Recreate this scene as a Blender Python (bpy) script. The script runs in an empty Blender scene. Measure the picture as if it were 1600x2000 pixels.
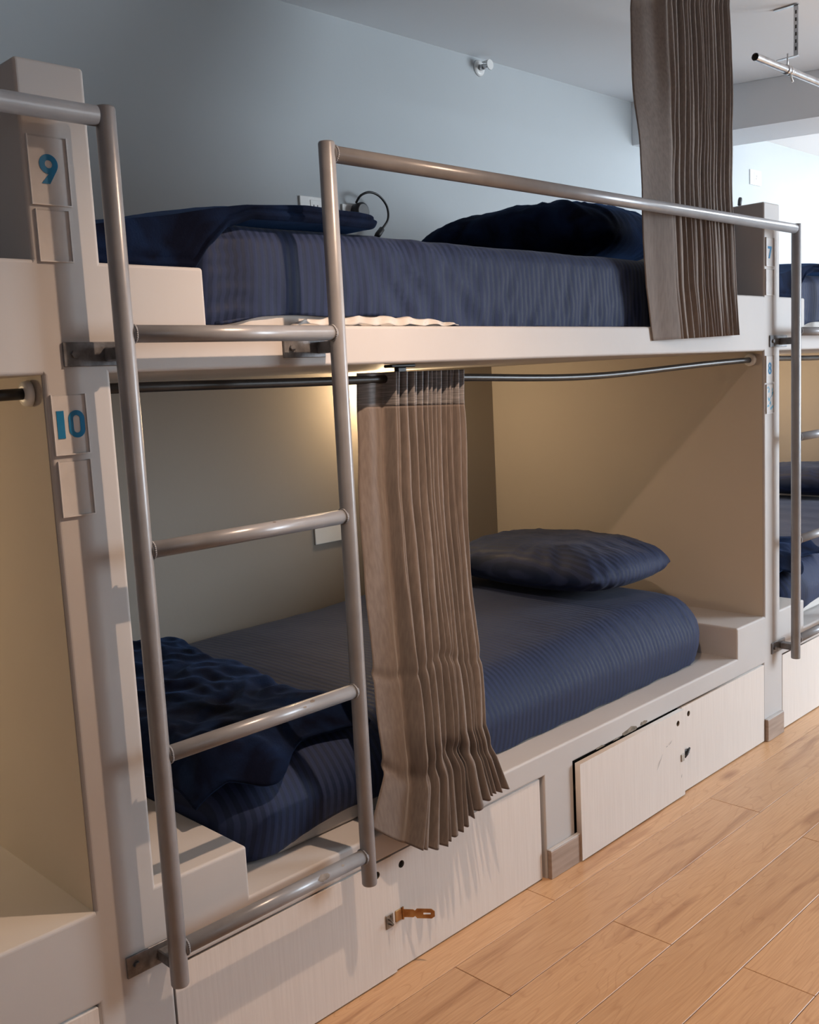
import bpy, bmesh, math, random
from mathutils import Vector, Matrix, noise
random.seed(7)
S = bpy.context.scene
COL = S.collection
PI = math.pi

# ------------------------------------------------------------------ camera
YAW, PITCH, ROLL = 0.7792, 0.1322, -0.0503
cyw, syw, cp, sp = math.cos(YAW), math.sin(YAW), math.cos(PITCH), math.sin(PITCH)
fwd = Vector((syw*cp, cyw*cp, -sp)); right = Vector((cyw, -syw, 0)); up = right.cross(fwd)
cr, sr = math.cos(ROLL), math.sin(ROLL)
r2 = cr*right + sr*up; u2 = -sr*right + cr*up
cam_d = bpy.data.cameras.new('camera'); cam = bpy.data.objects.new('camera', cam_d); COL.objects.link(cam)
M = Matrix((r2, u2, -fwd)).transposed().to_4x4(); M.translation = Vector((-0.8016, -1.4795, 1.2731))
cam.matrix_world = M
cam_d.sensor_fit = 'VERTICAL'; cam_d.sensor_height = 36.0; cam_d.lens = 1941.6*36.0/2000.0
cam_d.clip_start = 0.02
S.camera = cam

# ------------------------------------------------------------------ light
S.view_settings.view_transform = 'Standard'; S.view_settings.look = 'None'
S.view_settings.gamma = 1.0; S.view_settings.use_curve_mapping = False
S.view_settings.exposure = -0.66
w = bpy.data.worlds.new('daylight'); S.world = w; w.use_nodes = True
w.node_tree.nodes['Background'].inputs[0].default_value = (0.62, 0.78, 1.0, 1)
w.node_tree.nodes['Background'].inputs[1].default_value = 1.0

def light(kind, name, loc, energy, color, **k):
    d = bpy.data.lights.new(name, kind); d.energy = energy; d.color = color
    for a, b in k.items():
        if a != 'rot': setattr(d, a, b)
    o = bpy.data.objects.new(name, d); COL.objects.link(o); o.location = loc
    if 'rot' in k: o.rotation_euler = k['rot']
    return o
# daylight through the window of the aisle wall, warm downlight over the ladder, reading lamps in the lower berths
light('AREA', 'window_daylight', (5.6, -3.35, 1.55), 590, (0.80, 0.90, 1.0), shape='RECTANGLE', size=2.5, size_y=1.7, rot=(math.radians(90), 0, 0))
light('AREA', 'far_window_daylight', (-2.2, -3.35, 1.6), 7, (0.85, 0.9, 1.0), shape='RECTANGLE', size=1.2, size_y=1.2, rot=(math.radians(90), 0, 0))
light('AREA', 'far_fill_light', (5.7, -.2, 2.47), 75, (0.90, 0.95, 1.0), shape='RECTANGLE', size=1.2, size_y=.6)  # added fill that brightens the far end, no such lamp in view
light('SPOT', 'downlight', (0.55, -0.62, 1.96), 118, (1.0, 0.70, 0.50), spot_size=math.radians(158), spot_blend=1.0, shadow_soft_size=0.013)

# ------------------------------------------------------------------ materials
def nm(name, color, rough=0.6, metal=0.0, spec=0.4, build=None, sheen=0, trans=0, emit=None, coat=0):
    m = bpy.data.materials.new(name); m.use_nodes = True
    nt = m.node_tree; b = nt.nodes['Principled BSDF']
    b.inputs['Base Color'].default_value = (*color, 1); b.inputs['Roughness'].default_value = rough
    b.inputs['Metallic'].default_value = metal; b.inputs['Specular IOR Level'].default_value = spec
    b.inputs['Sheen Weight'].default_value = sheen; b.inputs['Transmission Weight'].default_value = trans
    b.inputs['Coat Weight'].default_value = coat
    if emit: b.inputs['Emission Color'].default_value = (*emit[0], 1); b.inputs['Emission Strength'].default_value = emit[1]
    if build: build(nt, b)
    return m
def N(nt, t, **k):
    n = nt.nodes.new(t)
    for a, b in k.items():
        if a.startswith('i_'): n.inputs[a[2:].replace('_', ' ')].default_value = b
        else: setattr(n, a, b)
    return n
def coords(nt, scale=(1, 1, 1)):
    tc = N(nt, 'ShaderNodeTexCoord'); mp = N(nt, 'ShaderNodeMapping'); mp.inputs['Scale'].default_value = scale
    nt.links.new(tc.outputs['Object'], mp.inputs[0]); return mp.outputs[0]
def ramp(nt, fac, stops):
    r = N(nt, 'ShaderNodeValToRGB'); e = r.color_ramp.elements
    while len(e) < len(stops): e.new(0.5)
    for x, (p, c) in zip(e, stops): x.position = p; x.color = (*c, 1)
    nt.links.new(fac, r.inputs[0]); return r.outputs[0]
def noisy(c1, c2, scale, bump=0.0, dist=0.002, sc=(1, 1, 1), detail=4, bscale=None):
    def f(nt, b):
        v = coords(nt, sc)
        n = N(nt, 'ShaderNodeTexNoise', i_Scale=scale, i_Detail=detail); nt.links.new(v, n.inputs['Vector'])
        nt.links.new(ramp(nt, n.outputs[0], [(0.35, c1), (0.65, c2)]), b.inputs['Base Color'])
        if bump:
            n2 = N(nt, 'ShaderNodeTexNoise', i_Scale=bscale or scale*6, i_Detail=3); nt.links.new(v, n2.inputs['Vector'])
            bp = N(nt, 'ShaderNodeBump', i_Strength=bump, i_Distance=dist)
            nt.links.new(n2.outputs[0], bp.inputs['Height']); nt.links.new(bp.outputs[0], b.inputs['Normal'])
    return f
PLASTER = nm('white_painted_plaster', (.66, .62, .59), .55, build=noisy((.475, .455, .445), (.515, .495, .482), 2.2, .25, .0012, bscale=26), spec=.3)
WALL = nm('grey_blue_wall_paint', (.4, .43, .45), .75, build=noisy((.435, .465, .48), (.455, .485, .50), 1.5, .25, .001, bscale=60), spec=.2)
BERTH = nm('grey_beige_berth_paint', (.5, .5, .48), .8, build=noisy((.47, .425, .37), (.49, .445, .39), 1.5, .25, .001, bscale=60), spec=.2)
BACKP = nm('shaded_berth_paint', (.3, .3, .3), .8, build=noisy((.30, .27, .235), (.315, .285, .25), 1.5, .25, .001, bscale=60), spec=.2)  # berth paint darkened to put the dim back of the lower berths into colour
CEIL = nm('ceiling_paint', (.62, .66, .70), .8, build=noisy((.82, .84, .86), (.84, .86, .88), 1.0, .1, .001), spec=.2)
DOORP = nm('cream_painted_board', (.74, .68, .63), .45, build=noisy((.64, .59, .55), (.68, .63, .59), 3, .25, .0006, sc=(60, 1, 2), bscale=8), spec=.4)
def steel_build(nt, b):
    v = coords(nt)
    n = N(nt, 'ShaderNodeTexNoise', i_Scale=18.0, i_Detail=5); nt.links.new(v, n.inputs['Vector'])
    nt.links.new(ramp(nt, n.outputs[0], [(0.3, (.225, .228, .242)), (0.7, (.28, .283, .298))]), b.inputs['Base Color'])
    n2 = N(nt, 'ShaderNodeTexNoise', i_Scale=90.0, i_Detail=2); nt.links.new(v, n2.inputs['Vector'])
    bp = N(nt, 'ShaderNodeBump', i_Strength=.12, i_Distance=.0008)
    nt.links.new(n2.outputs[0], bp.inputs['Height']); nt.links.new(bp.outputs[0], b.inputs['Normal'])
STEEL = nm('grey_enamelled_steel', (.3, .3, .3), .3, metal=.12, spec=.5, build=steel_build)
WORN = nm('worn_bare_patch', (.16, .13, .11), .6, build=noisy((.12, .10, .09), (.26, .23, .2), 60))
BRACK = nm('scuffed_zinc', (.16, .16, .17), .42, metal=.5, build=noisy((.11, .11, .115), (.22, .22, .23), 45, .3, .001))
GALV = nm('galvanised_tube', (.55, .55, .56), .28, metal=.9, build=noisy((.45, .45, .46), (.62, .62, .63), 30))
BLACKM = nm('black_rod_paint', (.02, .017, .015), .32, build=noisy((.016, .014, .013), (.03, .026, .024), 20))
RODM = nm('dark_grey_rod_paint', (.03, .027, .025), .33, metal=.2, build=noisy((.022, .02, .019), (.036, .033, .031), 20))
BLACKP = nm('black_plastic', (.02, .02, .022), .4, build=noisy((.018, .018, .02), (.028, .028, .03), 20))
WHITEP = nm('white_plastic', (.72, .72, .7), .35, build=noisy((.70, .70, .68), (.74, .74, .72), 10))
DARKH = nm('dark_recess', (.03, .025, .02), .9, build=noisy((.02, .018, .015), (.05, .04, .03), 20))  # near-black that stands in for the darkness inside recesses
PAPER = nm('grey_white_card', (.6, .57, .56), .5, build=noisy((.60, .58, .57), (.68, .66, .65), 25))
BLUEINK = nm('blue_vinyl', (.0, .19, .38), .35, build=noisy((.0, .19, .42), (.0, .21, .46), 20))
PALEINK = nm('faded_blue_ink', (.12, .42, .62), .5, build=noisy((.10, .38, .60), (.22, .52, .70), 80))
BRASS = nm('brass_plated_steel', (.42, .24, .10), .35, metal=.85, build=noisy((.34, .17, .07), (.52, .34, .16), 40))
ZINC = nm('dull_steel_catch', (.25, .23, .2), .4, metal=.8, build=noisy((.16, .14, .12), (.35, .32, .28), 50))
MATT = nm('white_mattress_ticking', (.7, .66, .62), .8, build=noisy((.50, .47, .44), (.58, .55, .52), 12, .3, .002))
TILE = nm('wood_look_skirting_tile', (.33, .25, .20), .45, build=noisy((.30, .225, .18), (.38, .29, .235), 4, .1, .001, sc=(2, 2, 18)))
CHIP = nm('exposed_filler', (.20, .17, .13), .8, build=noisy((.13, .11, .085), (.27, .23, .18), 60))
def acrylic_build(nt, b):
    out = nt.nodes['Material Output']; t = N(nt, 'ShaderNodeBsdfTransparent'); mx = N(nt, 'ShaderNodeMixShader')
    n = N(nt, 'ShaderNodeTexNoise', i_Scale=30.0); nt.links.new(coords(nt), n.inputs['Vector'])
    mr = N(nt, 'ShaderNodeMapRange'); mr.inputs['To Min'].default_value = .01; mr.inputs['To Max'].default_value = .07
    nt.links.new(n.outputs[0], mr.inputs[0]); nt.links.new(mr.outputs[0], mx.inputs[0])
    nt.links.new(t.outputs[0], mx.inputs[1]); nt.links.new(b.outputs[0], mx.inputs[2]); nt.links.new(mx.outputs[0], out.inputs[0])
ACRYL = nm('clear_acrylic', (.2, .2, .21), .12, build=acrylic_build)
def sheet_build(nt, b):
    # satin-stripe cotton: alternating matt and glossy woven stripes across the bed
    v = coords(nt)
    ns = N(nt, 'ShaderNodeTexNoise', i_Scale=3.0, i_Detail=2); nt.links.new(v, ns.inputs['Vector'])
    mixv = N(nt, 'ShaderNodeMixRGB', blend_type='ADD'); mixv.inputs[0].default_value = .045
    nt.links.new(v, mixv.inputs[1]); nt.links.new(ns.outputs[1], mixv.inputs[2])
    wv = N(nt, 'ShaderNodeTexWave', wave_type='BANDS', bands_direction='X', i_Scale=17.0, i_Distortion=0.0)
    nt.links.new(mixv.outputs[0], wv.inputs['Vector'])
    c = ramp(nt, wv.outputs[0], [(.36, (.005, .014, .047)), (.64, (.016, .028, .078))])
    nt.links.new(c, b.inputs['Base Color'])
    rr = N(nt, 'ShaderNodeMapRange'); rr.inputs['To Min'].default_value = .62; rr.inputs['To Max'].default_value = .8
    nt.links.new(wv.outputs[0], rr.inputs[0]); nt.links.new(rr.outputs[0], b.inputs['Roughness'])
    n2 = N(nt, 'ShaderNodeTexNoise', i_Scale=14.0, i_Detail=6); nt.links.new(v, n2.inputs['Vector'])
    b1 = N(nt, 'ShaderNodeBump', i_Strength=.35, i_Distance=.006); nt.links.new(n2.outputs[0], b1.inputs['Height'])
    b2 = N(nt, 'ShaderNodeBump', i_Strength=.25, i_Distance=.001); nt.links.new(wv.outputs[0], b2.inputs['Height'])
    nt.links.new(b1.outputs[0], b2.inputs['Normal']); nt.links.new(b2.outputs[0], b.inputs['Normal'])
SHEET = nm('navy_satin_stripe_cotton', (.03, .04, .1), .5, spec=.28, sheen=.05, build=sheet_build)
def velvet_build(nt, b):
    v = coords(nt)
    n = N(nt, 'ShaderNodeTexNoise', i_Scale=9.0, i_Detail=5, i_Distortion=.8); nt.links.new(v, n.inputs['Vector'])
    nt.links.new(ramp(nt, n.outputs[0], [(.38, (.0012, .0022, .009)), (.68, (.0045, .013, .042))]), b.inputs['Base Color'])  # blue sheen patches of the pile put into the colour
    b.inputs['Sheen Tint'].default_value = (.12, .30, .75, 1); b.inputs['Sheen Roughness'].default_value = .35
    n2 = N(nt, 'ShaderNodeTexNoise', i_Scale=220.0, i_Detail=2); nt.links.new(v, n2.inputs['Vector'])
    b1 = N(nt, 'ShaderNodeBump', i_Strength=.4, i_Distance=.0015); nt.links.new(n2.outputs[0], b1.inputs['Height'])
    nt.links.new(b1.outputs[0], b.inputs['Normal'])
VELVET = nm('navy_fleece', (.005, .01, .03), .9, spec=.08, sheen=.16, build=velvet_build)
def cloth_build(c1, c2, sc):
    def f(nt, b):
        v = coords(nt, sc)
        n = N(nt, 'ShaderNodeTexNoise', i_Scale=60.0, i_Detail=4); nt.links.new(v, n.inputs['Vector'])
        nt.links.new(ramp(nt, n.outputs[0], [(.35, c1), (.65, c2)]), b.inputs['Base Color'])
        b1 = N(nt, 'ShaderNodeBump', i_Strength=.2, i_Distance=.0008); nt.links.new(n.outputs[0], b1.inputs['Height'])
        nt.links.new(b1.outputs[0], b.inputs['Normal'])
    return f
CURT = nm('taupe_curtain_cloth', (.24, .18, .15), .75, spec=.2, sheen=.3, build=cloth_build((.155, .126, .110), (.195, .160, .140), (3, 3, .4)))
TAPE = nm('grey_heading_tape', (.2, .19, .19), .6, build=cloth_build((.15, .145, .15), (.30, .285, .28), (.3, .3, 8)))
def wood_build(nt, b):
    oi = N(nt, 'ShaderNodeObjectInfo')
    tc = N(nt, 'ShaderNodeTexCoord')
    sh = N(nt, 'ShaderNodeVectorMath', operation='SCALE'); sh.inputs['Scale'].default_value = 37.0
    cb = N(nt, 'ShaderNodeCombineXYZ')
    nt.links.new(oi.outputs['Random'], cb.inputs[0]); nt.links.new(oi.outputs['Random'], cb.inputs[1]); nt.links.new(cb.outputs[0], sh.inputs[0])
    ad = N(nt, 'ShaderNodeVectorMath', operation='ADD'); nt.links.new(tc.outputs['Object'], ad.inputs[0]); nt.links.new(sh.outputs[0], ad.inputs[1])
    mp = N(nt, 'ShaderNodeMapping'); mp.inputs['Scale'].default_value = (.8, 6.0, 1.0); nt.links.new(ad.outputs[0], mp.inputs[0])
    big = N(nt, 'ShaderNodeTexNoise', i_Scale=1.6, i_Detail=2, i_Distortion=.3); nt.links.new(mp.outputs[0], big.inputs['Vector'])
    # contour lines of a stretched noise give cathedral grain
    mul = N(nt, 'ShaderNodeMath', operation='MULTIPLY'); mul.inputs[1].default_value = 46.0; nt.links.new(big.outputs[0], mul.inputs[0])
    fr = N(nt, 'ShaderNodeMath', operation='PINGPONG'); fr.inputs[1].default_value = 1.0; nt.links.new(mul.outputs[0], fr.inputs[0])
    mp2 = N(nt, 'ShaderNodeMapping'); mp2.inputs['Scale'].default_value = (3.0, 80.0, 1.0); nt.links.new(ad.outputs[0], mp2.inputs[0])
    fine = N(nt, 'ShaderNodeTexNoise', i_Scale=3.0, i_Detail=5); nt.links.new(mp2.outputs[0], fine.inputs['Vector'])
    base = ramp(nt, fine.outputs[0], [(.25, (.49, .285, .150)), (.75, (.62, .385, .215))])
    grain = ramp(nt, fr.outputs[0], [(.0, (.66, .56, .47)), (.22, (1, 1, 1))])
    m1 = N(nt, 'ShaderNodeMixRGB', blend_type='MULTIPLY'); m1.inputs[0].default_value = .34
    nt.links.new(base, m1.inputs[1]); nt.links.new(grain, m1.inputs[2])
    mp3 = N(nt, 'ShaderNodeMapping'); mp3.inputs['Scale'].default_value = (1.6, 5.0, 1.0); nt.links.new(ad.outputs[0], mp3.inputs[0])
    vk = N(nt, 'ShaderNodeTexVoronoi', i_Scale=.9); nt.links.new(mp3.outputs[0], vk.inputs['Vector'])
    kn = ramp(nt, vk.outputs['Distance'], [(.02, (.45, .33, .27)), (.10, (1, 1, 1))])
    m2 = N(nt, 'ShaderNodeMixRGB', blend_type='MULTIPLY'); m2.inputs[0].default_value = .75
    nt.links.new(m1.outputs[0], m2.inputs[1]); nt.links.new(kn, m2.inputs[2])
    mp4 = N(nt, 'ShaderNodeMapping'); mp4.inputs['Scale'].default_value = (1.2, 9.0, 1.0); nt.links.new(ad.outputs[0], mp4.inputs[0])
    st = N(nt, 'ShaderNodeTexNoise', i_Scale=1.4, i_Detail=5, i_Distortion=.8); nt.links.new(mp4.outputs[0], st.inputs['Vector'])
    sk = ramp(nt, st.outputs[0], [(.30, (.62, .52, .46)), (.42, (1, 1, 1))])
    m3 = N(nt, 'ShaderNodeMixRGB', blend_type='MULTIPLY'); m3.inputs[0].default_value = .85
    nt.links.new(m2.outputs[0], m3.inputs[1]); nt.links.new(sk, m3.inputs[2])
    tone = ramp(nt, oi.outputs['Random'], [(0, (.90, .88, .86)), (1, (1.06, 1.05, 1.03))])
    m4 = N(nt, 'ShaderNodeMixRGB', blend_type='MULTIPLY'); m4.inputs[0].default_value = 1
    nt.links.new(m3.outputs[0], m4.inputs[1]); nt.links.new(tone, m4.inputs[2])
    nt.links.new(m4.outputs[0], b.inputs['Base Color'])
    bp = N(nt, 'ShaderNodeBump', i_Strength=.12, i_Distance=.0006)
    nt.links.new(fine.outputs[0], bp.inputs['Height']); nt.links.new(bp.outputs[0], b.inputs['Normal'])
WOOD = nm('oak_laminate', (.5, .3, .15), .36, spec=.45, build=wood_build)
WOODGAP = nm('plank_joint', (.22, .14, .08), .8, build=noisy((.20, .13, .08), (.26, .17, .11), 20))
GLOWM = nm('warm_lamp_lens', (1, .9, .7), .4, emit=((1, .68, .33), 30), build=None)
def glow_tex(nt, b):
    pass

# ------------------------------------------------------------------ helpers
def link(name, me, mat, parent=None, smooth=False):
    o = bpy.data.objects.new(name, me); COL.objects.link(o)
    if mat and not me.materials: me.materials.append(mat)
    if parent: o.parent = parent
    if smooth:
        for p in me.polygons: p.use_smooth = True
    return o
def thing(name, label, cat, loc=(0, 0, 0), group=None):
    o = bpy.data.objects.new(name, None); COL.objects.link(o); o.location = loc
    o.empty_display_size = .1
    return tag(o, label, cat, group)
def tag(o, label, cat, group=None):
    o['label'] = label; o['category'] = cat
    if group: o['group'] = group
    return o
def structure(o): o['kind'] = 'structure'; return o
def bm_box(bm, x0, x1, y0, y1, z0, z1, bev=0.0, seg=2):
    r = bmesh.ops.create_cube(bm, size=1.0)
    vs = r['verts']
    for v in vs:
        v.co = Vector(((x0+x1)/2 + v.co.x*(x1-x0), (y0+y1)/2 + v.co.y*(y1-y0), (z0+z1)/2 + v.co.z*(z1-z0)))
    if bev:
        es = list({e for v in vs for e in v.link_edges})
        bmesh.ops.bevel(bm, geom=es, offset=bev, segments=seg, affect='EDGES', profile=.5)
def mesh_from(bm, name):
    bmesh.ops.recalc_face_normals(bm, faces=bm.faces)
    me = bpy.data.meshes.new(name); bm.to_mesh(me); bm.free(); return me
def box(name, mat, parent, x0, x1, y0, y1, z0, z1, bev=0.0, seg=2, smooth=False):
    bm = bmesh.new(); bm_box(bm, x0, x1, y0, y1, z0, z1, bev, seg)
    o = link(name, mesh_from(bm, name), mat, parent)
    return o
def bm_tube(bm, pts, r, n=16, caps=True):
    pts = [Vector(p) for p in pts]; rings = []
    t0 = (pts[1]-pts[0]).normalized()
    a = Vector((0, 0, 1)) if abs(t0.z) < .9 else Vector((1, 0, 0))
    nrm = t0.cross(a).normalized()
    for i, p in enumerate(pts):
        if i == 0: t = (pts[1]-pts[0])
        elif i == len(pts)-1: t = pts[-1]-pts[-2]
        else: t = (pts[i+1]-p).normalized() + (p-pts[i-1]).normalized()
        t.normalize(); nrm = (nrm - t*nrm.dot(t)).normalized(); bn = t.cross(nrm)
        rr = r[i] if isinstance(r, (list, tuple)) else r
        rings.append([bm.verts.new(p + (nrm*math.cos(2*PI*k/n) + bn*math.sin(2*PI*k/n))*rr) for k in range(n)])
    for A, B in zip(rings, rings[1:]):
        for k in range(n): bm.faces.new((A[k], A[(k+1) % n], B[(k+1) % n], B[k]))
    if caps:
        bm.faces.new(rings[0][::-1]); bm.faces.new(rings[-1])
def tube(name, mat, parent, pts, r, n=16, caps=True):
    bm = bmesh.new(); bm_tube(bm, pts, r, n, caps)
    o = link(name, mesh_from(bm, name), mat, parent)
    for p in o.data.polygons: p.use_smooth = len(p.vertices) == 4
    return o
def shape2d(name, mat, parent, outlines, depth, origin, scale=1.0, xdir=(1, 0, 0), ydir=(0, 0, 1)):
    """Filled outline with holes, extruded; outlines in local 2-D, standing on the plane x / z facing -y."""
    cu = bpy.data.curves.new(name, 'CURVE'); cu.dimensions = '2D'; cu.fill_mode = 'BOTH'; cu.extrude = depth/2
    for ol in outlines:
        sp_ = cu.splines.new('POLY'); sp_.points.add(len(ol)-1); sp_.use_cyclic_u = True
        for p, (x, y) in zip(sp_.points, ol): p.co = (x*scale, y*scale, 0, 1)
    t = bpy.data.objects.new('t', cu); COL.objects.link(t)
    dg = bpy.context.evaluated_depsgraph_get(); dg.update()
    me = bpy.data.meshes.new_from_object(t.evaluated_get(dg)); bpy.data.objects.remove(t)
    X, Y = Vector(xdir), Vector(ydir); Z = X.cross(Y)
    for v in me.vertices: v.co = Vector(origin) + X*v.co.x + Y*v.co.y + Z*v.co.z
    me.name = name; me.materials.clear()
    return link(name, me, mat, parent)
def circ(cx, cy, rx, ry=None, n=28, a0=0, a1=2*PI):
    ry = ry or rx
    full = abs(a1-a0-2*PI) < 1e-6
    return [(cx+rx*math.cos(a0+(a1-a0)*k/(n if full else n-1)), cy+ry*math.sin(a0+(a1-a0)*k/(n if full else n-1))) for k in range(n)]
def grid_mesh(name, P, mat, parent, thick=0.0, closed_u=False, smooth=True, mode=0.0):
    nu, nv = len(P), len(P[0])
    vs = [p for row in P for p in row]; fs = []
    for i in range(nu-1):
        for j in range(nv-1): fs.append((i*nv+j, (i+1)*nv+j, (i+1)*nv+j+1, i*nv+j+1))
    if thick:
        # real thickness: second skin offset along vertex normals, rims bridged
        me = bpy.data.meshes.new(name); me.from_pydata(vs, [], fs); me.update()
        nn = [v.normal.copy() for v in me.vertices]; bpy.data.meshes.remove(me)
        k = len(vs); vs = [Vector(v)+n*thick*(.5) for v, n in zip(vs, nn)] + [Vector(v)-n*thick*(.5) for v, n in zip(vs, nn)]
        fs = fs + [tuple(a+k for a in reversed(f)) for f in fs]
        rim = [i*nv for i in range(nu)] + [(nu-1)*nv+j for j in range(1, nv)] + [i*nv+nv-1 for i in range(nu-2, -1, -1)] + [j for j in range(nv-2, 0, -1)]
        for a, b in zip(rim, rim[1:]+rim[:1]): fs.append((a, a+k, b+k, b))
    me = bpy.data.meshes.new(name); me.from_pydata([tuple(v) for v in vs], [], fs); me.update()
    bm = bmesh.new(); bm.from_mesh(me); bmesh.ops.recalc_face_normals(bm, faces=bm.faces); bm.to_mesh(me); bm.free()
    return link(name, me, mat, parent, smooth)
def sstep(a, b, x):
    t = max(0, min(1, (x-a)/(b-a))); return t*t*(3-2*t)
def lerp(a, b, t): return a+(b-a)*t
def interp(tab, s):
    if s <= tab[0][0]: return Vector(tab[0][1])
    for (a, p), (b, q) in zip(tab, tab[1:]):
        if s <= b: return Vector(p).lerp(Vector(q), sstep(a, b, s)*.3+.7*(s-a)/(b-a))
    return Vector(tab[-1][1])
def nz(x, y, z, s=1.0, seed=0.0): return noise.noise(Vector((x*s+seed, y*s+seed*1.7, z*s-seed)))

# ------------------------------------------------------------------ levels of the built-in berths
L = 2.411
PT = 0.111           # partition thickness
ZS, ZL, ZD, ZSB, ZST, ZUB, ZPT, ZC, D = .4312, .3315, .2715, 1.3078, 1.3837, 1.4813, 1.7744, 2.493, 1.15

# ------------------------------------------------------------------ room shell
XL, XR, YF = -4.0, 9.0, -3.2
structure(box('wall_back', WALL, None, XL, XR, D, D+.12, 0, ZC+.1))
structure(box('wall_left', WALL, None, XL-.12, XL, YF, D, 0, ZC+.1))
structure(box('wall_right', WALL, None, XR, XR+.12, YF, D, 0, ZC+.1))
wf = structure(box('wall_front', WALL, None, XL, -2.8, YF-.12, YF, 0, ZC+.1))
box('pier', WALL, wf, -1.6, 4.35, YF-.12, YF, 0, ZC+.1); box('pier', WALL, wf, 6.85, XR, YF-.12, YF, 0, ZC+.1)
for a, b, z0, z1 in ((-2.8, -1.6, 1.0, 2.2), (4.35, 6.85, .7, 2.4)):
    box('sill_wall', WALL, wf, a, b, YF-.12, YF, 0, z0); box('lintel', WALL, wf, a, b, YF-.12, YF, z1, ZC+.1)
for k, (a, b, z0, z1) in enumerate(((-2.8, -1.6, 1.0, 2.2), (4.35, 6.85, .7, 2.4))):
    bm = bmesh.new()
    for q in ((a, a+.04, z0, z1), (b-.04, b, z0, z1), (a+.04, b-.04, z0, z0+.04), (a+.04, b-.04, z1-.04, z1), ((a+b)/2-.02, (a+b)/2+.02, z0+.04, z1-.04)):
        bm_box(bm, q[0], q[1], YF-.07, YF-.02, q[2], q[3], .003)
    structure(link('window_%d' % (k+1), mesh_from(bm, 'window'), WHITEP))
structure(box('ceiling', CEIL, None, XL, XR, YF, D, ZC, ZC+.1))
# dropped beam crossing the room on a slant, hung below the ceiling
bm = bmesh.new()
def beam_pt(y, off): return (3.37+off + (1.15-y)*.318, y)
vs = []
for z in (2.300, ZC-.001):
    for y, off in ((D-.001, 0), (YF+.001, 0), (YF+.001, .36), (D-.001, .36)):
        x, yy = beam_pt(y, off); vs.append(bm.verts.new((x, yy, z)))
for f in ((0, 1, 2, 3), (7, 6, 5, 4), (0, 4, 5, 1), (1, 5, 6, 2), (2, 6, 7, 3), (3, 7, 4, 0)): bm.faces.new([vs[i] for i in f])
structure(link('trim_1', mesh_from(bm, 'ceiling_beam'), CEIL))

# floor: sub-floor with planks laid along the berths
floor = structure(box('floor', WOODGAP, None, XL, XR, YF, D, -.05, -.004))
joints = {0: [-.9, 1.012, 2.9, 4.8], 1: [-1.2, .652, 1.772, 3.7, 5.5], 2: [-.8, 1.026, 2.25, 4.1, 6.0], 3: [-1.4, -.2, 2.4, 4.4], 4: [-.9, 1.05, 3.0, 5.0]}
edges_y = [0.02, -.078, -.235, -.388, -.545, -.70]
while edges_y[-1] > YF: edges_y.append(edges_y[-1]-.156)
plank_cache = {}
for i in range(len(edges_y)-1):
    y1, y0 = edges_y[i], max(edges_y[i+1], YF+.001)
    if y1-y0 < .02: continue
    js = joints.get(i) or [XL+.8+random.random()*.9]
    if i not in joints:
        while js[-1] < XR-2: js.append(js[-1]+1.85)
    xs = [XL] + js + [XR]
    k = 0
    while k < len(xs)-1:
        if xs[k+1]-xs[k] > 2.3: xs.insert(k+1, xs[k]+1.9)
        k += 1
    for a, b in zip(xs, xs[1:]):
        key = (round(b-a, 3), round(y1-y0, 3))
        if key not in plank_cache:
            bm = bmesh.new(); bm_box(bm, 0.0007, b-a-.0007, 0.0007, y1-y0-.0007, -.004, 0, .0009, 1); me = mesh_from(bm, 'plank'); me.materials.append(WOOD); plank_cache[key] = me
        o = bpy.data.objects.new('plank', plank_cache[key]); COL.objects.link(o); o.parent = floor; o.location = (a, y0, 0)

# ------------------------------------------------------------------ built-in berths
def strip(name, mat, parent, x0, x1, bottom_of): pass
def panel_with_hole(name, mat, parent, x0, x1, z0, z1, y, holes, thick=.016):
    ol = [[(x0, z0), (x1, z0), (x1, z1), (x0, z1)]] + [circ(hx, hz, .0085, n=20) for hx, hz in holes]
    return shape2d(name, mat, parent, ol, thick, (0, y+thick/2, 0))

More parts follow.
